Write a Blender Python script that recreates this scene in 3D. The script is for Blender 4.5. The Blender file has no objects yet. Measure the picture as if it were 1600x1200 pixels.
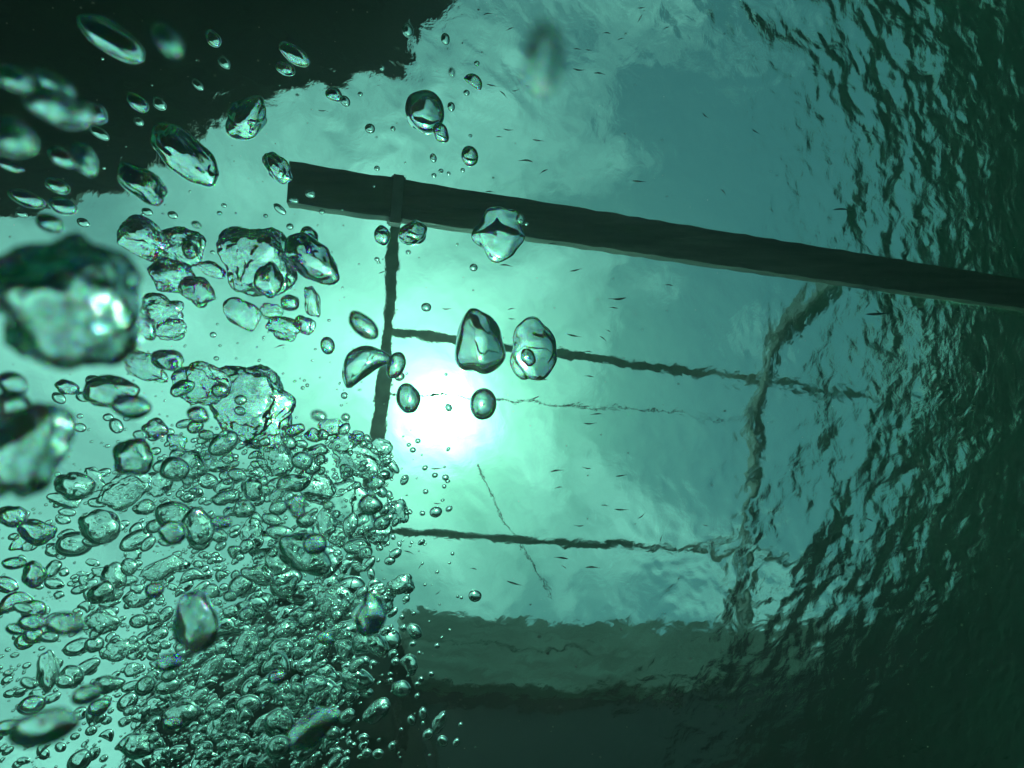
import bpy, bmesh, math, random
import numpy as np
from mathutils import Vector, Matrix, noise
random.seed(11); rng = np.random.RandomState(5)
S = bpy.context.scene; C = S.collection
PI = math.pi
# ------------------------------------------------------------------ camera
F = 953.4                                   # focal length in pixels of the 1600 px wide photograph
CAMZ = -1.15
cam_o = Vector((0, 0, CAMZ))
zen = Vector(((540-800)/F, (505-600)/F, 1)).normalized()      # straight up, in camera axes (right, down, forward)
f_w = Vector((-zen.x, -zen.y, zen.z))
fwd = Vector((0.27, 0.085, 0.96)).normalized()
# rotation taking camera axes (right, down, forward) to the world so that zen -> +Z
ez = zen; ex = (Vector((1, 0, 0)) - ez*ez.x).normalized(); ey = ez.cross(ex)
def w(v): return Vector((v.dot(ex), v.dot(ey), v.dot(ez)))
R_, D_, F_ = w(Vector((1, 0, 0))), w(Vector((0, 1, 0))), w(Vector((0, 0, 1)))
cd = bpy.data.cameras.new('camera'); cam = bpy.data.objects.new('camera', cd); C.objects.link(cam)
cd.sensor_width = 36; cd.lens = 18/math.tan(math.radians(40)); cd.clip_start = 0.005; cd.clip_end = 3000
m = Matrix.Identity(4)
for i in range(3):
    m[i][0] = R_[i]; m[i][1] = -D_[i]; m[i][2] = -F_[i]; m[i][3] = cam_o[i]
cam.matrix_world = m
cd.dof.use_dof = True; cd.dof.focus_distance = 0.72; cd.dof.aperture_fstop = cd.lens/1000/0.0022
S.camera = cam
def ray(px, py): return (R_*((px-800)/F) + D_*((py-600)/F) + F_)
def P(px, py, depth): return cam_o + ray(px, py)*depth
def refr(d):
    d = d.normalized(); e = 1.333
    s = Vector((d.x*e, d.y*e, 0)); k = s.length
    if k > .995: s *= .995/k; k = .995
    s.z = math.sqrt(1-k*k); return s
def surf(px, py, z=0):
    d = ray(px, py); return cam_o + d*((z-CAMZ)/d.z)
def above(px, py, h):
    a = refr(ray(px, py)); return surf(px, py) + a*(h/a.z)
# ------------------------------------------------------------------ sky and sun
sund = refr(ray(688, 642))
elev = math.asin(sund.z); 
W = bpy.data.worlds.new('World'); S.world = W; W.use_nodes = True
nt = W.node_tree; nt.nodes.clear()
def N(t, tree=None, **kw):
    n = (tree or nt).nodes.new(t)
    for k, v in kw.items(): setattr(n, k, v)
    return n
def L(a, b, tree=None): (tree or nt).links.new(a, b)
sky = N('ShaderNodeTexSky', sky_type='NISHITA', sun_disc=False)
sky.sun_elevation = elev; sky.sun_rotation = math.atan2(sund.x, sund.y); sky.air_density = 1.3; sky.dust_density = 2.5
tc = N('ShaderNodeTexCoord')
def math_(op, a, b=None, c=None, tree=None, clamp=False):
    n = N('ShaderNodeMath', tree, operation=op); n.use_clamp = clamp
    for i, v in enumerate((a, b, c)):
        if v is None: continue
        if isinstance(v, (int, float)): n.inputs[i].default_value = v
        else: L(v, n.inputs[i], tree)
    return n.outputs[0]
mp = N('ShaderNodeMapping'); L(tc.outputs['Generated'], mp.inputs['Vector']); mp.inputs['Location'].default_value = (3.1, 1.4, .2)
n1 = N('ShaderNodeTexNoise'); n1.inputs['Scale'].default_value = 1.7; n1.inputs['Detail'].default_value = 7; n1.inputs['Roughness'].default_value = .58
n1.inputs['Distortion'].default_value = .5
L(mp.outputs[0], n1.inputs['Vector'])
cr = N('ShaderNodeValToRGB'); cr.color_ramp.elements[0].position = .36; cr.color_ramp.elements[1].position = .72
sx_ = N('ShaderNodeSeparateXYZ'); L(tc.outputs['Generated'], sx_.inputs[0])
def near(px, py, wdt, amt):
    v = N('ShaderNodeVectorMath', operation='DOT_PRODUCT'); L(tc.outputs['Generated'], v.inputs[0]); v.inputs[1].default_value = refr(ray(px, py))
    a = math_('ARCCOSINE', math_('MINIMUM', v.outputs['Value'], .99999))
    return math_('MULTIPLY', math_('EXPONENT', math_('MULTIPLY', math_('POWER', math_('DIVIDE', a, wdt), 2.0), -1.0)), amt)
L(math_('ADD', math_('ADD', math_('ADD', n1.outputs[0], math_('MULTIPLY', sx_.outputs[0], -.19)), near(1060, 520, .38, -.10)), near(860, 860, .3, .09)), cr.inputs[0])
vd = N('ShaderNodeVectorMath', operation='DOT_PRODUCT'); L(tc.outputs['Generated'], vd.inputs[0]); vd.inputs[1].default_value = sund
ang = math_('ARCCOSINE', math_('MINIMUM', vd.outputs['Value'], .99999))
g1 = math_('MULTIPLY', math_('EXPONENT', math_('MULTIPLY', math_('POWER', math_('DIVIDE', ang, .085), 2.0), -1.0)), 7.0)
g2 = math_('MULTIPLY', math_('EXPONENT', math_('DIVIDE', ang, -.2)), math_('ADD', math_('MULTIPLY', cr.outputs[0], .75), .3))
g3 = math_('MULTIPLY', math_('EXPONENT', math_('DIVIDE', ang, -.7)), .03)
g0 = math_('MULTIPLY', math_('EXPONENT', math_('MULTIPLY', math_('POWER', math_('DIVIDE', ang, .03), 2.0), -1.0)), 90.0)
glow = math_('ADD', math_('ADD', math_('ADD', g1, g2), g3), g0)
skyc = N('ShaderNodeMix', data_type='RGBA'); skyc.blend_type = 'MULTIPLY'; skyc.inputs[0].default_value = 1
L(sky.outputs[0], skyc.inputs[6]); skyc.inputs[7].default_value = (.62, 1, .98, 1)
bg1 = N('ShaderNodeBackground'); L(skyc.outputs[2], bg1.inputs[0]); bg1.inputs[1].default_value = .052
bg2 = N('ShaderNodeBackground'); bg2.inputs[0].default_value = (.93, .97, 1, 1); L(math_('ADD', math_('MULTIPLY', cr.outputs[0], 1.0), .04), bg2.inputs[1])
bg3 = N('ShaderNodeBackground'); bg3.inputs[0].default_value = (1, .98, .93, 1); L(glow, bg3.inputs[1])
a1 = N('ShaderNodeAddShader'); a2 = N('ShaderNodeAddShader'); out = N('ShaderNodeOutputWorld')
L(bg1.outputs[0], a1.inputs[0]); L(bg2.outputs[0], a1.inputs[1]); L(a1.outputs[0], a2.inputs[0]); L(bg3.outputs[0], a2.inputs[1]); L(a2.outputs[0], out.inputs[0])
sd = bpy.data.lights.new('sun', 'SUN'); sd.energy = 3; sd.angle = math.radians(.5); sd.color = (1, .96, .9)
so = bpy.data.objects.new('sun', sd); C.objects.link(so); so.rotation_euler = sund.to_track_quat('Z', 'Y').to_euler(); so.location = (0, 0, 5)
S.view_settings.view_transform = 'Standard'; S.view_settings.look = 'None'; S.view_settings.gamma = 1; S.view_settings.exposure = 0
cy = S.cycles; cy.max_bounces = 26; cy.transmission_bounces = 26; cy.glossy_bounces = 12; cy.diffuse_bounces = 3; cy.volume_bounces = 2
cy.sample_clamp_indirect = 50; cy.caustics_refractive = True; cy.caustics_reflective = True; cy.blur_glossy = 0.3
# ------------------------------------------------------------------ materials
def mat(name):
    M = bpy.data.materials.new(name); M.use_nodes = True; M.node_tree.nodes.clear()
    o = M.node_tree.nodes.new('ShaderNodeOutputMaterial'); return M, M.node_tree, o
def noisy(name, c1, c2, scale=8, rough=.7, stretch=(1, 1, 1), bump=.3, detail=8):
    M, t, o = mat(name)
    tc = N('ShaderNodeTexCoord', t); mp = N('ShaderNodeMapping', t); mp.inputs['Scale'].default_value = stretch
    L(tc.outputs['Object'], mp.inputs[0], t)
    n = N('ShaderNodeTexNoise', t); n.inputs['Scale'].default_value = scale; n.inputs['Detail'].default_value = detail; L(mp.outputs[0], n.inputs[0], t)
    r = N('ShaderNodeValToRGB', t); r.color_ramp.elements[0].position = .35; r.color_ramp.elements[1].position = .68
    r.color_ramp.elements[0].color = (*c1, 1); r.color_ramp.elements[1].color = (*c2, 1); L(n.outputs[0], r.inputs[0], t)
    b = N('ShaderNodeBsdfPrincipled', t); L(r.outputs[0], b.inputs['Base Color'], t); b.inputs['Roughness'].default_value = rough
    bp = N('ShaderNodeBump', t); bp.inputs['Strength'].default_value = bump; bp.inputs['Distance'].default_value = .01
    L(n.outputs[0], bp.inputs['Height'], t); L(bp.outputs[0], b.inputs['Normal'], t); L(b.outputs[0], o.inputs[0], t)
    return M
def water_mat():
    M, t, o = mat('lake_water')
    g = N('ShaderNodeBsdfGlass', t); g.inputs['IOR'].default_value = 1.333; g.inputs['Roughness'].default_value = 0
    g.inputs['Color'].default_value = WATER_TINT
    tc = N('ShaderNodeTexCoord', t)
    mp = N('ShaderNodeMapping', t); L(tc.outputs['Object'], mp.inputs[0], t)
    n = N('ShaderNodeTexNoise', t); n.inputs['Scale'].default_value = 20; n.inputs['Detail'].default_value = 5; n.inputs['Roughness'].default_value = .55
    n.inputs['Distortion'].default_value = .5
    L(mp.outputs[0], n.inputs[0], t)
    # choppier water out on the right, calm over the camera
    sp = N('ShaderNodeSeparateXYZ', t); L(tc.outputs['Object'], sp.inputs[0], t)
    mr = N('ShaderNodeMapRange', t); L(sp.outputs[0], mr.inputs[0], t)
    for i, v in enumerate((.45, 1.1, .25, 1.05)): mr.inputs[i+1].default_value = v
    bp = N('ShaderNodeBump', t); bp.inputs['Distance'].default_value = BUMP; 
    m2 = N('ShaderNodeMapRange', t); L(sp.outputs[1], m2.inputs[0], t)
    for i, v in enumerate((-.2, -.6, 0, 1)): m2.inputs[i+1].default_value = v
    m3 = N('ShaderNodeMapRange', t); L(sp.outputs[0], m3.inputs[0], t)
    for i, v in enumerate((.1, .6, .8, .1)): m3.inputs[i+1].default_value = v
    L(math_('ADD', mr.outputs[0], math_('MULTIPLY', m2.outputs[0], m3.outputs[0], tree=t), tree=t), bp.inputs['Strength'], t)
    L(n.outputs[0], bp.inputs['Height'], t); L(bp.outputs[0], g.inputs['Normal'], t); L(g.outputs[0], o.inputs[0], t)
    v = N('ShaderNodeVolumePrincipled', t); v.inputs['Color'].default_value = (.21, .19, .19, 1); v.inputs['Density'].default_value = TURB
    v.inputs['Anisotropy'].default_value = .88; v.inputs['Absorption Color'].default_value = (.3, .6, .55, 1); L(v.outputs[0], o.inputs['Volume'], t)
    return M
TURB = .30
WATER_TINT = (.31, .84, .61, 1); BUMP = .0042
M_water = water_mat()
def bubble_mat():
    M, t, o = mat('air_in_water')
    g = N('ShaderNodeBsdfGlass', t); g.inputs['IOR'].default_value = 1/1.333; g.inputs['Roughness'].default_value = 0
    g.inputs['Color'].default_value = (0, 1, 0, 1)
    gr = N('ShaderNodeBsdfGlass', t); gr.inputs['IOR'].default_value = 1/1.328; gr.inputs['Roughness'].default_value = 0; gr.inputs['Color'].default_value = (.98, 0, 0, 1)
    gb = N('ShaderNodeBsdfGlass', t); gb.inputs['IOR'].default_value = 1/1.3405; gb.inputs['Roughness'].default_value = 0; gb.inputs['Color'].default_value = (0, 0, 1, 1)
    s1 = N('ShaderNodeAddShader', t); s2 = N('ShaderNodeAddShader', t)      # each colour bends a little differently
    L(g.outputs[0], s1.inputs[0], t); L(gr.outputs[0], s1.inputs[1], t); L(s1.outputs[0], s2.inputs[0], t); L(gb.outputs[0], s2.inputs[1], t); L(s2.outputs[0], o.inputs[0], t); return M
M_bub = bubble_mat()
M_froth, _t, _o = mat('froth_air')
_g = N('ShaderNodeBsdfGlass', _t); _g.inputs['IOR'].default_value = 1/1.333; _g.inputs['Roughness'].default_value = 0
_g.inputs['Color'].default_value = (.98, 1, .99, 1); L(_g.outputs[0], _o.inputs[0], _t)
M_bed = noisy('lake_mud', (.01, .012, .011), (.02, .024, .02), 1.2, .9)
M_beam = noisy('wet_timber', (.07, .10, .06), (.20, .26, .17), 14, .6, (.25, 3, 3), .6)
M_bar = noisy('galvanised_steel', (.34, .34, .32), (.55, .55, .52), 30, .6)
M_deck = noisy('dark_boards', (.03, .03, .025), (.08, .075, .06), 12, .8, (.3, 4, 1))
M_fascia = noisy('weathered_boards', (.2, .21, .17), (.42, .42, .36), 7, .8, (.5, 2, 4))
M_float = noisy('black_float', (.008, .010, .010), (.02, .022, .02), 8, .5)
M_rope = noisy('cable', (.05, .05, .045), (.1, .1, .09), 60, .7)
M_fish = noisy('fish_skin', (.02, .03, .025), (.07, .08, .07), 90, .45)
# ------------------------------------------------------------------ helpers
def link(name, me, mt, parent=None, smooth=False):
    o = bpy.data.objects.new(name, me); C.objects.link(o)
    if mt: me.materials.append(mt)
    if smooth: me.polygons.foreach_set('use_smooth', [True]*len(me.polygons))
    if parent: o.parent = parent
    return o
def empty(name, loc, label, cat, group=None):
    o = bpy.data.objects.new(name, None); C.objects.link(o); o.location = loc; o.empty_display_size = .05
    tag(o, label, cat, group); return o
def tag(o, label, cat, group=None, kind=None):
    if label: o['label'] = label
    if cat: o['category'] = cat
    if group: o['group'] = group
    if kind: o['kind'] = kind
    return o
def box_between(a, b, wd, ht, up=Vector((0, 0, 1)), bev=.003, seg=1, off=Vector((0, 0, 0)), jitter=0):
    """bmesh of a bar from a to b (coordinates relative to off)"""
    a = a-off; b = b-off; ax = (b-a); ln = ax.length; ax.normalize(); sd_ = ax.cross(up).normalized(); u = sd_.cross(ax)
    bm = bmesh.new(); n = max(1, seg); rings = []
    for i in range(n+1):
        c = a + ax*(ln*i/n) + (sd_*random.uniform(-1, 1) + u*random.uniform(-1, 1))*jitter
        rings.append([bm.verts.new(c + sd_*(sx*wd/2) + u*(sz*ht/2)) for sx, sz in ((-1, -1), (1, -1), (1, 1), (-1, 1))])
    for r, s in zip(rings, rings[1:]):
        for k in range(4): bm.faces.new((r[k], r[(k+1) % 4], s[(k+1) % 4], s[k]))
    bm.faces.new(rings[0][::-1]); bm.faces.new(rings[-1])
    bmesh.ops.recalc_face_normals(bm, faces=bm.faces)
    if bev and n == 1: bmesh.ops.bevel(bm, geom=bm.edges[:], offset=bev, segments=2, affect='EDGES')
    return bm
def done(bm, name): me = bpy.data.meshes.new(name); bm.to_mesh(me); bm.free(); return me
def tube(pts, r, off, sides=8):
    bm = bmesh.new(); rings = []
    for i, p in enumerate(pts):
        d = (pts[min(i+1, len(pts)-1)]-pts[max(i-1, 0)]).normalized(); s = d.cross(Vector((0, 0, 1)))
        if s.length < .1: s = d.cross(Vector((1, 0, 0)))
        s.normalize(); u = s.cross(d)
        rings.append([bm.verts.new(p-off+(s*math.cos(k*2*PI/sides)+u*math.sin(k*2*PI/sides))*r) for k in range(sides)])
    for a, b in zip(rings, rings[1:]):
        for k in range(sides): bm.faces.new((a[k], a[(k+1) % sides], b[(k+1) % sides], b[k]))
    bm.faces.new(rings[0][::-1]); bm.faces.new(rings[-1]); bmesh.ops.recalc_face_normals(bm, faces=bm.faces)
    return bm
# ------------------------------------------------------------------ water surface
NW = 110
waves = []
for i in range(NW):
    lam = .022*(14.0)**(rng.rand()**1.25)            # 3.5 cm .. 56 cm
    th = rng.rand()*2*PI + (PI if rng.rand() < .5 else 0)
    k = 2*PI/lam
    slope = .0125*(lam/.1)**-.1
    waves.append((k*math.cos(th), k*math.sin(th), rng.rand()*2*PI, slope/k))
def height(x, y):
    wx = x + .022*np.sin(7.3*y+1.3*x+1.0) + .012*np.sin(19*y-11*x); wy = y + .022*np.sin(6.1*x-2.2*y+.4) + .012*np.sin(17*x+9*y+2)
    h = np.zeros_like(x); hl = np.zeros_like(x)
    for a, b, p, A in waves:
        q = A*np.sin(a*wx+b*wy+p); h += q
        if math.hypot(a, b) < 2*PI/.08: hl += q
    h += .12*np.clip((x-.8)/.5, 0, 1)*hl
    amp = .34 + .68*np.clip((np.hypot(x, y)-.48)/.6, 0, 1)*np.clip((x-.25)/.4, 0, 1)*(1-.55*np.clip((y-.35)/.25, 0, 1)*np.clip((.95-x)/.3, 0, 1)) + 1.05*np.clip((-y-.15)/.3, 0, 1)*np.clip((.55-x)/.5, 0, 1)
    fade = np.clip((6-np.hypot(x, y))/3, 0, 1)
    gust = .72+.5*(np.sin(2.6*x+3.1*y+.7)*np.sin(3.9*x-2.3*y+2.0)) + .3*np.sin(7*x+5*y)*np.sin(6*y-4*x+1)
    amp = amp*np.where(x > .3, 1+(gust-.8)*np.clip((x-.3)/.3, 0, 1), 1)
    return h*amp*fade
def grid_axis(lo, hi, n, far, nf):
    core = np.linspace(lo, hi, n); st = core[1]-core[0]
    r = np.geomspace(st, far, nf)
    return np.concatenate([(lo-r)[::-1], core, hi+r])
gx = grid_axis(-1.6, 3.0, 740, 22, 22); gy = grid_axis(-2.1, 2.1, 680, 22, 22)
X, Y = np.meshgrid(gx, gy); Z = height(X, Y)
nx, ny = len(gx), len(gy)
co = np.stack([X, Y, Z], -1).reshape(-1, 3)
ii = (np.arange(ny-1)[:, None]*nx+np.arange(nx-1)[None, :]).reshape(-1)
fc = np.stack([ii, ii+1, ii+nx+1, ii+nx], -1)
def np_mesh(name, co, fc):
    me = bpy.data.meshes.new(name); k = fc.shape[1]
    me.vertices.add(len(co)); me.vertices.foreach_set('co', co.astype(np.float32).ravel())
    me.loops.add(fc.size); me.loops.foreach_set('vertex_index', fc.astype(np.int32).ravel())
    me.polygons.add(len(fc)); me.polygons.foreach_set('loop_start', np.arange(0, fc.size, k, dtype=np.int32))
    me.update(calc_edges=True); me.validate(); return me
def ring():
    top = list(range(nx)) + [j*nx+nx-1 for j in range(1, ny)] + [(ny-1)*nx+i for i in range(nx-2, -1, -1)] + [j*nx for j in range(ny-2, 0, -1)]
    return np.array(top)
rg = ring(); nb_ = len(rg); low = co[rg].copy(); low[:, 2] = -3.4
bidx = np.arange(nb_)+len(co); cen = len(co)+nb_
co = np.concatenate([co, low, [[0, 0, -3.4]]])
tri = np.concatenate([fc[:, [0, 1, 2]], fc[:, [0, 2, 3]],
    np.stack([rg, bidx, np.roll(rg, -1)], -1), np.stack([np.roll(rg, -1), bidx, np.roll(bidx, -1)], -1),
    np.stack([bidx, np.full(nb_, cen), np.roll(bidx, -1)], -1)])
fc = tri
wsurf = link('water_surface', np_mesh('water_surface', co, fc), M_water, smooth=True); wsurf['kind'] = 'structure'
# lake bed
bm = bmesh.new(); n = 60
vs = [[bm.verts.new((-20+40*i/n, -20+40*j/n, -2.3+.3*noise.noise(Vector((i*.3, j*.3, 0))))) for i in range(n+1)] for j in range(n+1)]
for j in range(n):
    for i in range(n): bm.faces.new((vs[j][i], vs[j][i+1], vs[j+1][i+1], vs[j+1][i]))
bed = link('lake_bed', done(bm, 'lake_bed'), M_bed, smooth=True); bed['kind'] = 'structure'
# ------------------------------------------------------------------ beam lying in the surface
A = surf(452, 289, -.03); B = surf(1900, 508, -.03); B.z = A.z
beam = empty('timber_beam', A, 'long dark squared beam lying half sunk across the water surface', 'beam')
link('beam_body', done(box_between(A, B, .067, .050, off=A, seg=110, jitter=.0012, bev=0), 'beam_body'), M_beam, beam)
c1 = surf(619, 313, -.03)
ax = (B-A).normalized(); sdv = ax.cross(Vector((0, 0, 1)))
t_ = c1.copy(); t_.z = -.03; t_ = A + ax*((t_-A).dot(ax))
bk = link('bracket', done(box_between(t_-ax*.012, t_+ax*.012, .082, .05, off=A), 'bracket'), M_bar, beam)
# ------------------------------------------------------------------ metal frame of thin bars above the water
H = .34
def pt(px, py, h=H): return above(px, py, h)
fr = empty('metal_frame', pt(617, 330), 'frame of thin dark bars crossing above the water, seen through the ripples', 'frame')
fo = fr.location.copy()
def bar(name, pts, wd, parent, off, dz=0, mt=None):
    bm = bmesh.new()
    for a, b in zip(pts, pts[1:]):
        a = a+Vector((0, 0, dz)); b = b+Vector((0, 0, dz))
        t = box_between(a, b, wd, wd*.7, off=off, bev=wd*.12); tm = done(t, 'tmp'); bm.from_mesh(tm); bpy.data.meshes.remove(tm)
    return link(name, done(bm, name), mt or M_bar, parent)
bar('post', [pt(617, 322), pt(604, 560)], .026, fr, fo)
bar('post', [pt(606, 560), pt(543, 960)], .036, fr, fo, -.012)
bar('post', [pt(1300, 435, .08), pt(1215, 530, .08)], .042, fr, fo)
bar('post', [pt(1216, 528, .08), pt(1182, 640, .08), pt(1152, 1000, .08)], .026, fr, fo, .004)
bar('crossbar', [pt(606, 518), pt(1300, 610, .10), pt(1390, 622, .09)], .022, fr, fo, .03)
bar('crossbar', [pt(553, 832), pt(1190, 872, .10), pt(1330, 872, .09)], .017, fr, fo, .03)
def cable(name, px, label, r=.0024):
    pts = [pt(x, y, H+.1) for x, y in px]; fine = []
    for a, b in zip(pts, pts[1:]):
        for i in range(6): fine.append(a.lerp(b, i/6)+Vector((0, 0, -.004*math.sin(PI*i/6))))
    fine.append(pts[-1])
    o = link(name, done(tube(fine, r, pts[0]), name), M_rope, smooth=True); o.location = pts[0]; tag(o, label, 'cable'); return o
cable('cable', [(600, 612), (780, 624), (1000, 640), (1170, 660)], 'thin cable running across above the water, right of the sun glare')
cable('cable', [(746, 725), (775, 790), (812, 850), (862, 935)], 'thin cable slanting down from the sun glare to the pale pier edge', .0018)
# ------------------------------------------------------------------ pier (bottom of the picture)
hA = .62
pa, pb = above(628, 946, hA), above(1190, 952, hA)
pu = (pb-pa).normalized(); pn = Vector((0, 0, 1)).cross(pu).normalized()      # pn points away from the open water
if pn.y < 0: pn = -pn
def wallz(px, py):
    d = ray(px, py); a = refr(d); q = surf(px, py); t = (pa-q).dot(pn)/a.dot(pn); return (q+a*t).z
bot = wallz(850, 1074); top = hA; LP = (pb-pa).length
pier = empty('pier', pa, 'pier edge of weathered boards over a dark underside, along the bottom', 'pier')
pier.rotation_euler = (0, 0, math.atan2(pu.y, pu.x)); sg = 1 if Vector((-pu.y, pu.x, 0)).dot(pn) > 0 else -1
def part(name, lo, hi, mt, parent, bev=.004):
    bm = bmesh.new(); bmesh.ops.create_cube(bm, size=1)
    lo = Vector((lo[0], lo[1], lo[2]-hA)); hi = Vector((hi[0], hi[1], hi[2]-hA))
    for v in bm.verts: v.co = Vector([lo[i]+(v.co[i]+.5)*(hi[i]-lo[i]) for i in range(3)]); v.co.y *= sg
    bmesh.ops.recalc_face_normals(bm, faces=bm.faces)
    bmesh.ops.bevel(bm, geom=bm.edges[:], offset=bev, segments=2, affect='EDGES')
    return link(name, done(bm, name), mt, parent)
nb = 2; hb = (top-bot)/nb; XR = LP+3.5
for i in range(nb):
    part('edge_board', (0, .003*(i % 2), bot+i*hb+.003), (XR, .04, bot+(i+1)*hb-.003), M_fascia, pier)
part('deck', (.01, .042, top-.045), (XR, 3, top-.008), M_deck, pier)
part('float', (.02, .05, -.25), (XR-.4, 2.6, bot-.01), M_float, pier, .02)
hq = .3  # dark slab with a rim, added above the water to darken the lower froth
pts = [above(x, y, hq) for x, y in [(215, 1160), (290, 1070), (420, 1015), (540, 1035), (612, 1070), (640, 1600), (0, 1700), (120, 1400)]]
slab = empty('backing_slab', pts[3], 'low dark slab added behind the bottom left froth to darken it', 'backing_slab')
bm = bmesh.new(); lo = [bm.verts.new(p-slab.location) for p in pts]; bm.faces.new(lo)
r = bmesh.ops.extrude_face_region(bm, geom=bm.faces[:])
for v in r['geom']:
    if isinstance(v, bmesh.types.BMVert): v.co.z += .2
bmesh.ops.recalc_face_normals(bm, faces=bm.faces); link('slab_body', done(bm, 'slab_body'), M_deck, slab)
rim = [p+Vector((0, 0, .21)) for p in pts]; bm = tube(rim+[rim[0]], .03, slab.location, 8); link('slab_rim', done(bm, 'slab_rim'), M_float, slab, smooth=True)
# ------------------------------------------------------------------ platform (upper left)
hp = .75
out_ = [(-700, 560), (-40, 345), (190, 300), (345, 165), (540, 128), (640, 105), (705, 0), (800, -450), (-500, -900), (-1500, -100)]
pts = [above(x, y, hp) for x, y in out_]
plat = empty('wooden_platform', pts[3], 'dark wooden platform overhanging the upper left of the picture', 'platform')
bm = bmesh.new(); lo = [bm.verts.new(p-plat.location) for p in pts]; bm.faces.new(lo)
r = bmesh.ops.extrude_face_region(bm, geom=bm.faces[:]); 
for v in r['geom']:
    if isinstance(v, bmesh.types.BMVert): v.co.z += .02
bmesh.ops.recalc_face_normals(bm, faces=bm.faces)
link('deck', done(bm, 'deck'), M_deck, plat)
for k in range(4):
    a = pts[1].lerp(pts[9], .25+.2*k); b = pts[5].lerp(pts[7], .25+.2*k); a.z = b.z = hp-.02
    a = a.lerp(b, .06)
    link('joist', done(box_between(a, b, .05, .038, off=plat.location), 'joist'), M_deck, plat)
# ------------------------------------------------------------------ bubbles
_ico = {}
def ico(k):
    if k not in _ico:
        bm = bmesh.new(); bmesh.ops.create_icosphere(bm, subdivisions=k, radius=1)
        bm.verts.ensure_lookup_table()
        _ico[k] = (np.array([v.co[:] for v in bm.verts]), np.array([[v.index for v in f.verts] for f in bm.faces])); bm.free()
    return _ico[k]
def shape(kind, k, seed):
    v, f = ico(k); v = v.copy(); n = v.copy(); sx = Vector((seed*7.13 % 91, seed*3.7 % 57, seed*1.9 % 33))
    def ns(sc, q=0): return np.array([noise.noise(Vector(p)*sc+sx+Vector((q, 0, 0))) for p in n])
    x, y, z = v.T
    if kind == 'round': d = 1+.05*ns(1.1)
    elif kind == 'oval': d = 1+.13*ns(1.2)
    elif kind == 'lumpy': d = 1+.27*ns(1.2)+.05*ns(2.8)
    elif kind == 'flat': d = 1+.30*ns(1.25)+.03*ns(3)
    elif kind == 'crumpled':
        d = 1+.42*ns(1.2)+.11*ns(2.6)+.05*(1-2*np.abs(ns(4.5)))+.02*ns(10)
    elif kind == 'mass': d = 1+.24*ns(1.2)+.15*ns(2.5)+.05*ns(6)
    elif kind == 'pear': d = (1+.2*ns(1.4))
    elif kind == 'bean': d = 1+.12*ns(1.6)
    else: d = np.ones(len(v))
    v = n*d[:, None]
    if kind == 'pear':
        s = 1-.27*np.clip(v[:, 0], -1, 1); v[:, 1] *= s; v[:, 2] *= s; v[:, 0] *= 1.05
    if kind == 'bean': v[:, 1] += .75*v[:, 0]**2-.25; v[:, 1] *= .9
    if kind == 'cap':
        v[:, 1] = np.where(v[:, 1] > 0, v[:, 1]*.35, v[:, 1]) + .28*(1-v[:, 0]**2)*(v[:, 1] > -.2)*-.3
    if kind == 'flat': v[:, 2] *= .45
    if kind == 'crumpled': v[:, 2] *= .72
    # keep the outline at the size asked for
    for a in (0, 1): v[:, a] -= (v[:, a].max()+v[:, a].min())/2; v[:, a] /= max(1e-3, (v[:, a].max()-v[:, a].min())/2)
    return v, f
def frame_at(px, py, ang):
    d = ray(px, py).normalized(); u = (R_-d*R_.dot(d)).normalized(); v = d.cross(u)     # u right, v down
    c, s = math.cos(math.radians(ang)), math.sin(math.radians(ang))
    return Matrix((u*c+v*s, v*c-u*s, d)).transposed()
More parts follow.
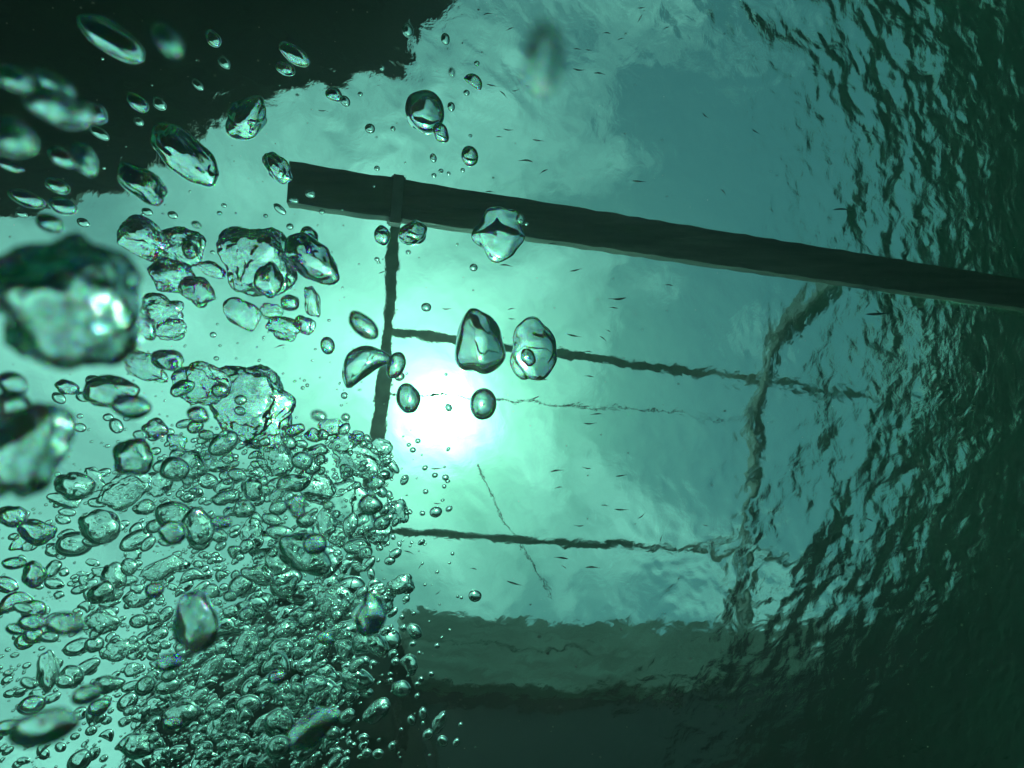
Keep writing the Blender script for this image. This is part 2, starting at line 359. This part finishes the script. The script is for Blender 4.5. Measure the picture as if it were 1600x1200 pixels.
# landmarks: x, y, long, short, angle (clockwise), depth, shape, label
B1 = [
(104,470,225,215,20,.115,'mass','huge soft edged glassy bubble cut by the left edge'),
(32,705,120,165,15,.12,'mass','big blurred dark bubble low on the left edge, under the huge one'),
(175,60,95,46,40,.25,'oval','long dark bubble slanting near the top left corner'),
(262,62,50,32,60,.10,'round','soft pale bubble right of the long dark one near the top left'),
(95,168,92,54,25,.12,'lumpy','wide blurred bubble over the dark upper left water'),
(20,215,62,56,50,.11,'oval','soft pale bubble cut by the left edge, above the huge mass'),
(849,92,100,56,92,.058,'oval','large very blurred bubble alone near the top centre'),
(385,183,80,54,-45,.5,'lumpy','dark topped bubble against the ragged platform edge, upper left'),
(290,243,112,62,48,.5,'lumpy','long lumpy bubble slanting below the platform edge'),
(222,286,76,48,45,.35,'lumpy','dark headed bubble just above the huge blurred mass'),
(664,176,64,62,70,.62,'oval','large round dark bubble above the beam'),
(734,244,31,27,80,.62,'round','round grey bubble just above the beam, right of the large dark one'),
(434,262,52,36,55,.6,'lumpy','dark leaning bubble beside the cut end of the beam'),
(403,408,128,118,30,.62,'crumpled','big crumpled clear bubble below the cut end of the beam'),
(489,407,98,60,36,.52,'lumpy','leaf shaped clear bubble overlapping the big crumpled one'),
(420,438,56,46,80,.55,'lumpy','dark puckered bubble inside the big crumpled one'),
(781,364,84,76,-50,.6,'flat','flat irregular clear bubble over the middle of the beam'),
(645,364,48,38,-15,.6,'lumpy','shiny bubble with a bright base just under the beam'),
(597,368,32,25,85,.6,'oval','small oval bubble touching the left post under the beam'),
(748,533,104,80,-96,.6,'pear','large pear shaped bubble, left one of the pair above the sun'),
(835,545,100,74,95,.6,'flat','large clear bubble, right one of the pair above the sun'),
(825,558,30,23,60,.45,'oval','small oval bubble in front of the right one of the pair'),
(755,631,50,42,90,.6,'round','round teal bubble on the right rim of the sun glare'),
(638,622,48,38,75,.6,'oval','oval clear bubble on the left rim of the sun glare'),
(566,567,84,50,-35,.55,'bean','bean shaped dark rimmed bubble above left of the sun glare'),
(619,571,44,28,-70,.55,'oval','upright bubble touching the bean shaped one'),
(568,509,56,32,42,.3,'oval','blurred slanting oval bubble above the bean shaped one'),
(512,540,28,22,80,.55,'round','small dark rimmed bubble left of the bean shaped one'),
(398,635,150,118,65,.7,'crumpled','large thin clear bubble with rippled skin left of the sun'),
(225,372,72,66,20,.5,'crumpled','round wrinkled bubble at the upper right of the huge mass'),
(288,384,72,64,50,.58,'crumpled','wrinkled clear bubble between the huge mass and the big crumpled one'),
(308,455,54,48,20,.5,'crumpled','round wrinkled bubble left of the big crumpled one'),
(378,489,60,44,40,.58,'flat','flat kidney bubble hanging below the big crumpled one'),
(442,513,52,38,15,.55,'crumpled','wrinkled bubble at the foot of the big crumpled cluster'),
(315,600,86,70,30,.55,'crumpled','hollow looking wrinkled bubble left of the large thin clear one'),
(175,612,74,52,10,.35,'lumpy','smooth clear bubble just below right of the huge mass'),
(205,636,56,40,10,.2,'oval','blurred oval bubble hanging under the smooth clear one'),
(208,716,62,58,60,.3,'lumpy','blurred domed bubble on top of the left froth'),
(195,766,80,56,-25,.5,'crumpled','wrinkled wide bubble under the blurred domed one'),
(116,760,56,46,20,.45,'lumpy','dark streaked bubble right of the blurred dark edge bubble'),
(155,822,62,54,20,.5,'lumpy','round dark lumpy bubble in the left froth'),
(568,722,104,52,22,.6,'crumpled','large clear wrinkled bubble at the right tip of the froth'),
(545,788,92,72,30,.63,'flat','large clear flat bubble under the right tip of the froth'),
(579,788,40,34,10,.42,'oval','round dark bubble in front of the large clear flat one'),
(477,865,92,58,30,.42,'lumpy','big dark slanting bubble in the middle of the froth'),
(492,850,38,34,0,.28,'round','blurred round bubble overlapping the big dark slanting one'),
(464,792,40,30,80,.27,'pear','blurred cone shaped bubble in the froth above the big dark slanting one'),
(578,960,66,52,-82,.24,'pear','blurred pear bubble with a bright tip, low in the froth'),
(625,915,44,32,-15,.55,'crumpled','wrinkled bubble above right of the blurred pear bubble'),
(742,931,21,18,10,.6,'round','lone round bubble hanging by the pier edge, below the sun'),
(681,800,20,17,-15,.6,'round','lone shiny round bubble right of the froth tip'),
(647,986,28,20,40,.5,'oval','bright oval bubble right of the blurred pear bubble'),
(305,970,92,66,68,.22,'lumpy','big dark blurred bubble low in the left froth'),
(103,975,54,36,8,.2,'oval','blurred pale oval bubble near the lower left edge'),
(70,1136,92,54,-12,.14,'oval','large dark blurred bubble in the bottom left corner'),
(492,1138,84,48,-38,.2,'lumpy','large dark blurred bubble near the bottom edge'),
(265,1035,40,28,-8,.2,'oval','blurred pale bubble below the big dark blurred one'),
(135,1086,40,30,-15,.18,'oval','blurred pale bubble above the bottom left corner bubble'),
(589,1111,46,28,-38,.45,'lumpy','twin lobed bubble at the lower right rim of the froth'),
(687,1128,34,20,-65,.5,'lumpy','black pointed bubble right of the froth near the bottom'),
(627,1076,30,24,10,.4,'oval','dark bubble in the small cluster right of the lower froth'),
(430,895,60,40,15,.5,'crumpled','crumpled dark bubble left under the big slanting one'),
(520,938,66,54,20,.55,'crumpled','crumpled bright bubble left of the blurred pear bubble'),
(75,1048,62,30,75,.4,'lumpy','tall dark crescent bubble near the lower left edge'),
]
# others: x, y, long, short, angle[, depth[, shape]]
B2 = [(333,60,26,21,60),(351,98,20,15,60),(309,132,20,12,50),(22,122,48,36,30,.13),(85,130,58,28,38,.13),(149,176,36,30,50,.3),(215,160,34,22,50,.4),
(249,162,22,17,50),(155,207,30,16,40),(217,190,14,12,40),(16,260,36,14,25,.3),(98,246,40,28,30,.25),(132,250,54,34,75,.2,'lumpy'),(323,281,28,19,20),
(90,290,34,22,30,.35),(42,310,48,26,25,.35),(98,322,38,27,25,.35),(33,334,16,11,25),(78,349,38,28,30,.2),(130,348,18,14,30),(460,85,50,26,35),
(446,107,30,20,25),(637,47,20,18,80),(696,61,17,14,80),(522,147,26,21,20),(539,158,18,15,45),(563,147,8,7,0),(597,106,9,8,60),(689,208,32,24,60,.6,'oval'),
(741,126,31,18,32,.6,'cap'),(745,99,9,8,0),(706,113,14,10,80,.3),(729,145,10,9,0),(705,167,14,12,80),(578,201,16,15,0),(614,201,8,8,0),(677,247,14,11,80),
(589,263,9,8,0),(678,274,8,7,0),(689,267,8,7,0),(701,271,6,6,0),(723,266,7,7,0),(735,212,6,5,0),(485,303,15,12,20),(268,432,68,56,20,.55,'crumpled'),
(297,390,30,24,80,.5,'lumpy'),(330,420,46,24,25,.58,'crumpled'),(254,484,62,50,10,.6,'crumpled'),(266,517,50,36,-20,.6,'crumpled'),(230,512,42,28,75,.4,'lumpy'),
(230,331,16,12,20),(270,336,15,12,20),(343,333,8,7,0),(350,321,8,7,0),(307,351,15,11,30,.35),(332,394,7,6,0),(333,523,10,9,0),(338,560,8,7,0),
(267,505,9,8,0),(288,517,8,7,0),(262,562,46,34,10,.4,'lumpy'),(228,572,76,44,30,.55,'crumpled'),(484,370,34,26,70,.55,'oval'),(453,473,28,26,0),
(488,472,50,26,80,.6,'crumpled'),(476,507,34,28,40,.55,'crumpled'),(424,487,36,26,10,.6,'crumpled'),(437,327,22,12,45),(459,313,15,9,15),(503,331,9,8,0),
(453,354,11,10,0),(415,337,7,6,0),(813,343,17,14,80),(823,350,6,5,0),(589,405,8,7,0),(740,418,13,12,0),(666,480,16,14,0),(638,394,8,7,0,.4),
(624,588,17,15,0),(701,637,14,12,60),(538,618,11,11,0),(540,652,14,13,0,.35),(498,650,25,18,15,.25),(473,606,6,6,0),(480,602,6,6,0),(697,585,5,5,0),
(653,689,9,8,0),(645,703,10,9,0),(696,746,11,10,0),(694,760,7,7,0),(665,768,9,8,0),(660,802,9,8,0),(632,750,18,12,-60),(640,800,9,8,0),(659,846,6,6,0),
(614,839,10,8,60),(624,850,9,7,60),(612,749,5,5,0),(707,865,6,6,0),(618,865,22,15,-30),(609,876,18,14,-10),(593,856,12,10,0),(519,850,12,9,-50),
(533,848,6,6,0),(527,864,14,11,0),(547,869,15,13,-20),(529,884,13,12,0),(557,884,16,11,10),(577,881,28,14,-55,.55,'oval'),(580,896,20,12,70),
(460,672,32,20,-25,.5,'lumpy'),(449,693,29,26,0),(491,680,30,22,20,.55,'lumpy'),(518,668,42,28,0,.6,'flat'),(538,692,42,36,-30,.58,'crumpled'),
(495,705,36,22,-15,.5,'lumpy'),(472,720,33,30,0,.4,'oval'),(488,728,30,26,80,.5,'oval'),(595,698,38,28,10,.58,'crumpled'),(613,727,32,14,52,.58,'oval'),
(541,736,25,21,60,.55,'lumpy'),(567,735,14,9,-50),(600,743,21,17,-20),(539,717,10,9,0),(504,734,9,9,0),(495,762,60,48,20,.6,'crumpled'),
(430,712,70,56,80,.6,'crumpled'),(596,768,22,17,40),(608,773,14,11,70),(622,800,42,34,60,.58,'crumpled'),(547,820,40,24,-75,.5,'oval'),(582,832,22,20,0),
(593,836,44,34,-20,.58,'crumpled'),(437,832,42,24,10,.5,'oval'),(396,765,40,32,60,.45,'lumpy'),(422,765,18,14,0),(382,795,33,28,0,.45,'lumpy'),
(366,746,25,22,0),(396,834,48,38,50,.55,'crumpled'),(478,812,30,26,0,.5,'lumpy'),(510,816,46,34,80,.55,'crumpled'),(513,790,17,15,0,.35),
(22,640,64,50,60,.17,'lumpy'),(20,600,44,36,40,.2,'oval'),(100,675,32,26,20,.2),(105,606,34,24,20,.45,'lumpy'),(92,622,22,16,40),(131,620,22,17,20),
(145,595,20,18,0),(198,654,10,9,0),(169,652,15,13,0),(181,665,26,19,60),(219,680,21,17,20,.5,'lumpy'),(239,682,18,16,0),(251,682,8,7,0),(92,646,13,8,10),
(125,650,9,8,0),(125,668,18,15,20),(168,697,7,6,0),(185,690,6,5,0),(110,703,7,5,0),(257,713,8,7,0),(265,675,14,12,0),(275,690,32,26,30,.55,'crumpled'),
(146,750,44,28,60,.5,'crumpled'),(100,780,46,24,20,.5,'lumpy'),(153,785,28,17,0),(20,806,42,34,30,.4,'lumpy'),(56,832,52,38,20,.45,'lumpy'),
(105,800,24,14,10),(193,795,12,11,0),(296,726,58,48,20,.55,'lumpy'),(356,717,19,17,0),(371,742,30,22,20,.45,'oval'),(310,822,62,44,70,.42,'lumpy'),
(350,778,36,22,-20,.45,'oval'),(345,816,32,20,10,.25),(270,832,42,36,30,.28,'oval'),(245,757,46,40,0,.55,'crumpled'),(292,776,24,20,0),(225,792,32,26,0,.5,'lumpy'),
(343,610,25,22,0,.4),(376,625,19,17,0,.4),(375,642,18,15,20),(310,648,34,28,30,.28),(285,606,38,24,-30,.45,'oval'),(22,880,32,20,0,.4),
(54,897,44,34,70,.4,'lumpy'),(85,912,28,18,10),(130,907,20,13,60),(178,900,42,36,60,.5,'lumpy'),(202,885,28,24,60,.5,'oval'),(253,890,62,32,-25,.5,'crumpled'),
(241,922,28,24,0,.3),(383,901,22,19,0),(350,917,14,12,0),(360,931,22,18,0,.35),(310,882,16,13,20),(318,867,15,12,0),(162,970,50,38,20,.45,'crumpled'),
(35,950,28,16,20,.4),(50,973,38,26,10,.3),(25,983,28,18,15,.35),(77,995,26,18,10,.45),(45,1068,26,16,25,.35),(100,1065,28,20,20,.4),(185,1015,52,36,-10,.5,'crumpled'),
(250,990,24,18,0),(140,930,22,16,60),(170,943,28,14,-10),(205,1072,28,16,-20),(155,1105,32,24,-30,.35),(10,1136,42,22,-20,.3),(270,1130,28,18,10,.3),
(385,960,25,22,10,.45),(381,983,22,16,0),(611,925,15,13,0),(715,932,5,5,0),(721,934,5,5,0),(630,981,12,11,0),(628,964,9,9,0),(683,1009,9,8,0),
(645,1006,11,8,0),(655,1020,7,6,0),(614,1022,15,13,-40),(618,1034,14,12,0),(641,1036,30,24,40,.55,'crumpled'),(643,1050,13,11,0),(674,1053,9,8,0),
(658,1061,9,8,0),(652,1069,9,8,0),(610,1063,9,8,0),(610,1053,9,6,0),(652,1088,9,9,0),(643,1126,16,12,60),(661,1115,18,13,80),(669,1148,18,15,-30),
(692,1158,18,15,30),(713,1160,13,10,-50),(720,1133,8,8,0),(627,1140,7,6,0),(661,1130,6,6,0),(591,1179,19,15,0),(573,1177,16,13,0),(527,1174,15,12,0),
(540,1190,16,12,-30),(590,936,58,50,30,.58,'crumpled'),(508,997,28,20,20,.35),(475,915,26,18,20),(432,1058,26,20,0,.35),(421,1077,36,18,15,.5,'bean'),
(448,1075,18,15,30),(557,1062,54,36,25,.52,'lumpy'),(572,1082,24,15,15),(540,1015,34,26,60,.52,'lumpy'),(570,1033,18,14,20),(525,1085,28,20,80,.5,'oval'),
(590,1008,40,28,35,.5,'lumpy'),(603,985,20,15,-20),(465,1092,40,28,-30,.5,'lumpy'),(415,1130,38,26,-30,.5,'crumpled'),(360,1095,30,20,-20),(330,1125,32,22,-25)]
M_LAND = len(B1)
def octant(dx, dy):
    a = math.degrees(math.atan2(dy, dx)) % 360
    return ['right of', 'below right of', 'below', 'below left of', 'left of', 'above left of', 'above', 'above right of'][int(((a+22.5) % 360)//45)]
SHORT = {}
def bubble(i, x, y, a, b, ang, depth, kind, label):
    k = 3 if a < 13 else 4 if a < 34 else 5
    if kind == 'crumpled' and a > 55: k = 6
    v, f = shape(kind, k, i+1)
    s = depth/F
    ra = ray(x, y); c = min(a, b)*(.9 if kind != 'crumpled' else .8)
    v = v*np.array([a/2*s, b/2*s, c/2*s])
    o = link('air_bubble', np_mesh('air_bubble', v, f), M_froth if y > 690 and x > 60 and depth > .35 else M_bub, smooth=True)
    o.matrix_world = Matrix.Translation(P(x, y, depth)) @ frame_at(x, y, ang).to_4x4()
    tag(o, label, 'bubble', 'air bubbles rising through the water'); return o
allb = []
for t in B1: allb.append(t)
for t in B2:
    x, y, a, b, ang = t[:5]; dep = t[5] if len(t) > 5 else .55+.1*random.random(); kd = t[6] if len(t) > 6 else ('round' if a < 20 else 'oval')
    allb.append((x, y, a, b, ang, dep, kd, None))
def in_poly(x, y, pg):
    c = False; j = len(pg)-1
    for i in range(len(pg)):
        xi, yi = pg[i]; xj, yj = pg[j]
        if (yi > y) != (yj > y) and x < (xj-xi)*(y-yi)/(yj-yi)+xi: c = not c
        j = i
    return c
FRO = [(0, 790), (90, 740), (180, 730), (260, 640), (400, 690), (520, 660), (610, 700), (630, 800), (585, 870), (615, 930), (618, 1010), (560, 1060), (572, 1120), (535, 1200), (0, 1200)]
tries = 0
tries = 0; extra = 0
while extra < 380 and tries < 40000:
    tries += 1
    x, y = random.uniform(5, 640), random.uniform(655, 1195)
    if not in_poly(x, y, FRO) or (x < 200 and random.random() < .65) or (x < 340 and y < 820 and random.random() < .6): continue
    a = random.choice((14, 17, 20, 24, 28, 34, 42, 50))*random.uniform(.85, 1.15)
    if any(math.hypot(x-q[0], y-q[1]) < (q[2]+a)*.22 for q in allb): continue
    allb.append((x, y, a, a*random.uniform(.55, .95), random.uniform(-60, 30), random.uniform(.42, .72), random.choice(['oval', 'oval', 'lumpy', 'lumpy', 'crumpled', 'bean', 'round', 'round']), None)); extra += 1
rest = sorted([t for t in allb if not t[7]], key=lambda t: -t[2]*t[3])
keep = set(id(t) for t in rest[:300-len(B1)]); small = [t for t in rest if id(t) not in keep]
allb = [t for t in allb if t[7] or id(t) in keep]
SN = {}
for t in B1:
    pass
def size_word(a): return 'tiny' if a < 9 else 'small' if a < 20 else 'medium' if a < 36 else 'large'
KW = {'mass': 'wrinkled', 'round': 'round', 'oval': 'oval', 'lumpy': 'lumpy', 'flat': 'flat', 'crumpled': 'wrinkled', 'cap': 'cap shaped', 'pear': 'pear shaped', 'bean': 'curved'}
# short handles of landmarks the other bubbles are described from
SH = ['huge soft left edge bubble','blurred dark left edge bubble','long dark top left bubble','soft pale top left bubble','wide blurred upper left bubble','soft pale bubble on the left edge','very blurred top bubble',
'dark topped bubble at the platform edge','long lumpy slanting bubble','dark headed bubble','large round bubble above the beam','grey bubble above the beam','leaning bubble at the beam end',
'big crumpled bubble','leaf shaped bubble','dark puckered bubble','flat bubble over the beam','shiny bubble under the beam','oval bubble on the post','pear shaped bubble by the sun','right bubble of the sun pair','',
'teal bubble by the sun','oval bubble left of the sun','bean shaped bubble','','blurred slanting oval bubble','','large thin rippled bubble','round wrinkled bubble by the huge mass','','','flat kidney bubble','',
'hollow looking bubble','smooth clear left bubble','','blurred domed bubble','','dark streaked left bubble','round dark lumpy bubble','clear bubble at the froth tip','large clear flat bubble','','big dark slanting bubble','',
'blurred cone shaped bubble','blurred pear bubble','wrinkled bubble near the pear bubble','lone bubble by the pier edge','lone bubble right of the froth','bright oval bubble low right','big dark blurred froth bubble',
'blurred pale lower left bubble','dark bottom left corner bubble','dark blurred bottom bubble','blurred pale froth bubble','','twin lobed bubble','black pointed bubble','dark bubble of the lower cluster','','crumpled bright froth bubble','tall dark crescent bubble']
land = [(B1[i][0], B1[i][1], SH[i]) for i in range(len(B1)) if SH[i]]
ORD = ['nearest', 'second', 'third', 'fourth', 'fifth', 'sixth', 'seventh', 'eighth', 'ninth', 'tenth', 'eleventh', 'twelfth', 'thirteenth', 'fourteenth']
buck = {}
for i, t in enumerate(allb):
    if t[7]: continue
    best = min(land, key=lambda q: math.hypot(q[0]-t[0], q[1]-t[1])); dx, dy = t[0]-best[0], t[1]-best[1]
    key = (size_word(t[2]), KW[t[6]], octant(dx, dy), best[2]); buck.setdefault(key, []).append((math.hypot(dx, dy), i))
lab = {}
for (sz, kw, oc, nm), lst in buck.items():
    lst.sort()
    for r, (d, i) in enumerate(lst):
        lab[i] = f'{sz} {kw} bubble {oc} the {nm}' if len(lst) == 1 else f'{sz} {kw} bubble {oc} the {nm}, {ORD[r]}' + (' to it' if r == 0 else ' from it')
for i, t in enumerate(allb): bubble(i, *t[:7], t[7] or lab[i])
# the countless fine bubbles of the froth
sv, sf = {}, {}
V_, F__, base = [], [], 0
tv, tf = ico(2)
def fine(x, y, a, dep, el=None):
    global base
    mtx = np.array(frame_at(x, y, random.uniform(-60, 0)))
    v = tv*(1+.09*rng.randn(3))*(dep/F/2*a)
    V_.append((v*np.array([1.15, .85, .9])) @ mtx.T + np.array(P(x, y, dep))); F__.append(tf+base); base += len(tv)
for q_, t in enumerate(small):
    x, y, a, b, ang, dep, kd = t[:7]
    v, f = shape(kd, 2 if a < 9 else 3, q_+900); sc = dep/F
    v = v*np.array([a/2*sc, b/2*sc, min(a, b)*.45*sc])
    V_.append(v @ np.array(frame_at(x, y, ang)).T + np.array(P(x, y, dep))); F__.append(f+base); base += len(v)
clus = []
while len(clus) < 260:
    x, y = random.uniform(-20, 650), random.uniform(660, 1220)
    if not in_poly(min(max(x, 1), 639), min(y, 1199), FRO): continue
    if x < 220 and random.random() < .62: continue
    if y < 900 and random.random() < .45: continue
    clus.append((x, y, random.uniform(8, 38), random.choice((3.2, 4.5, 6, 7.5, 9)), random.uniform(.48, .8)))
cnt = 0
while cnt < 3700:
    if random.random() < .84:
        cx_, cy_, sg_, a, dep = random.choice(clus); x = random.gauss(cx_, sg_); y = random.gauss(cy_, sg_*.7)
        if random.random() < .12: x += random.expovariate(1/45)
        elif not in_poly(min(max(x, 1), 639), min(y, 1199), FRO): continue
        a *= random.lognormvariate(-.2, .5); dep *= random.uniform(.95, 1.05)
    else:
        x = random.gauss(400, 200); y = random.gauss(800, 260); a = random.uniform(1.8, 5); dep = random.uniform(.5, .75)
        if x > 730 or x < 0 or y < 60 or y > 1200: continue
        if x > 640 and random.random() < .5: continue
    fine(x, y, min(a, 15), dep); cnt += 1
fb = link('fine_bubbles', np_mesh('fine_bubbles', np.concatenate(V_), np.concatenate(F__)), M_froth, smooth=True)
tag(fb, 'countless fine bubbles of the froth filling the lower left', 'fine bubbles', kind='stuff')
# ------------------------------------------------------------------ little fish under the surface
FISH = [(762,22,14,-10),(797,45,12,-20),(948,52,12,5),(970,61,10,-15),(1000,29,12,-60),(1041,44,10,-20),(902,77,12,5),(920,78,10,8),(904,108,18,8),(936,115,16,5),
(825,134,9,5),(805,141,10,-10),(786,147,14,40),(768,133,16,12),(794,202,15,8),(780,214,10,0),(840,219,16,8),(850,268,14,-25),(765,300,14,0),(997,283,18,5),(822,252,22,6),
(864,381,16,-5),(899,422,17,-12),(1045,446,14,8),(966,466,24,-5),(959,481,14,8),(950,517,9,30),(942,529,13,35),(896,524,20,12),(919,550,13,5),(1026,580,12,5),
(921,588,14,8),(846,594,18,-5),(836,621,14,-20),(932,647,16,-5),(921,661,18,0),(917,731,13,8),(682,732,18,-3),(683,786,12,4),(869,736,19,-10),(970,743,16,-8),
(873,762,12,-8),(945,790,12,5),(970,796,20,3),(1002,806,13,-35),(905,821,14,0),(878,872,20,8),(881,886,9,35),(925,887,20,0),(803,911,23,16),(740,889,11,15),
(638,863,15,15),(656,885,9,-60),(684,926,9,-35),(1033,842,11,-70),(1370,490,30,-3),(1372,489,16,50),(1593,593,15,10),(1102,821,9,15),(1357,812,13,25),(1315,328,24,0),
(597,425,11,-20),(698,482,14,0),(799,483,12,-10),(800,498,11,5),(438,541,15,-15),(790,415,18,5),(1002,12,11,-5),(1102,180,12,40),(1130,300,12,45),(1180,205,12,30)]
def fish_mesh(Ln, bend):
    bm = bmesh.new(); rings = []; n = 14
    prof = [0, .32, .55, .72, .85, .95, 1, .97, .88, .75, .6, .45, .33, .24, .17]
    for i in range(n+1):
        t = i/n; r = Ln*.07*prof[i]+1e-5; x = Ln*(t-.5)*.86; yb = bend*Ln*math.sin(t*PI*1.1)
        rings.append([bm.verts.new((x, yb+math.cos(k*PI/4)*r*.75, math.sin(k*PI/4)*r*1.15)) for k in range(8)])
    for a, b in zip(rings, rings[1:]):
        for k in range(8): bm.faces.new((a[k], a[(k+1) % 8], b[(k+1) % 8], b[k]))
    bm.faces.new(rings[0][::-1]); bm.faces.new(rings[-1]); bmesh.ops.recalc_face_normals(bm, faces=bm.faces)
    me = done(bm, 'body')
    bm = bmesh.new(); x0 = Ln*.40; y0_ = bend*Ln*math.sin(PI*1.1*.95); y1 = y0_-bend*Ln*.35
    a = [bm.verts.new(p) for p in ((x0, y0_, 0), (x0+Ln*.12, y1, Ln*.065), (x0+Ln*.07, y1, 0), (x0+Ln*.12, y1, -Ln*.065))]
    th = Ln*.006
    b = [bm.verts.new(v.co+Vector((0, th, 0))) for v in a]
    bm.faces.new(a); bm.faces.new(b[::-1])
    for k in range(4): bm.faces.new((a[k], a[(k+1) % 4], b[(k+1) % 4], b[k]))
    bmesh.ops.recalc_face_normals(bm, faces=bm.faces)
    return me, done(bm, 'tail_fin')
protos = [fish_mesh(.026, bd) for bd in (-.05, .02, .06)]
for q in protos:
    for me in q:
        me.materials.append(M_fish); me.polygons.foreach_set('use_smooth', [True]*len(me.polygons))
FL = [(452,290,'cut end of the beam'),(740,330,'middle of the beam'),(1000,375,'beam, centre right'),(1300,420,'beam, far right'),(750,533,'pear shaped bubble by the sun'),(835,545,'right bubble of the sun pair'),(755,631,'teal bubble by the sun'),
(849,88,'very blurred top bubble'),(664,176,'large round bubble above the beam'),(1190,590,'upper crossing of bars'),(1155,860,'lower crossing of bars'),(681,800,'lone bubble right of the froth'),(742,931,'lone bubble by the pier edge'),(950,860,'lower crossbar, centre'),(1030,570,'upper crossbar, centre')]
bk2 = {}
for i, (x, y, l, a) in enumerate(FISH):
    best = min(FL, key=lambda q: math.hypot(q[0]-x, q[1]-y)); key = (octant(x-best[0], y-best[1]), best[2])
    bk2.setdefault(key, []).append((math.hypot(x-best[0], y-best[1]), i))
fl = {}
for (oc, nm), lst in bk2.items():
    lst.sort()
    for r, (d, i) in enumerate(lst):
        l = FISH[i][2]; fl[i] = f"{'longer' if l > 17 else 'tiny' if l < 12 else 'small'} dark slender fish {oc} the {nm}" + ('' if len(lst) == 1 else f", {ORD[r]} from it" if r else ', nearest to it')
for i, (x, y, l, a) in enumerate(FISH):
    zz = -.05-.1*random.random(); p = surf(x, y, zz); dep = (p-cam_o).dot(F_)
    Lr = l*dep/F*1.22
    o = bpy.data.objects.new('small_fish', None); C.objects.link(o); o.empty_display_size = .01
    o.matrix_world = Matrix.Translation(p) @ frame_at(x, y, a+(180 if random.random() < .4 else 0)).to_4x4() @ Matrix.Rotation(random.uniform(-.5, .5), 4, 'X') @ Matrix.Scale(Lr/.026, 4)
    tag(o, fl[i], 'fish', 'school of small slender fish under the surface')
    q = protos[i % 3]
    for nm, me in zip(('body', 'tail_fin'), q):
        c = bpy.data.objects.new(nm, me); C.objects.link(c); c.parent = o
print('bubbles', len(allb))

# ------------------------------------------------------------------ specks drifting in the water
M_speck = noisy('silt', (.25, .27, .2), (.5, .5, .42), 300, .8)
sv_, sf_ = ico(1); V2, F2, b2 = [], [], 0
for i in range(420):
    x, y, dep = random.uniform(-20, 1620), random.uniform(-20, 1220), random.uniform(.3, 1.0)
    rr = random.uniform(.00025, .0007)
    V2.append(sv_*rr*np.array([random.uniform(.6, 2.2), random.uniform(.6, 1.5), 1]) + np.array(P(x, y, dep))); F2.append(sf_+b2); b2 += len(sv_)
sp = link('suspended_specks', np_mesh('suspended_specks', np.concatenate(V2), np.concatenate(F2)), M_speck)
tag(sp, 'fine pale specks of silt drifting all through the water', 'silt specks', kind='stuff')
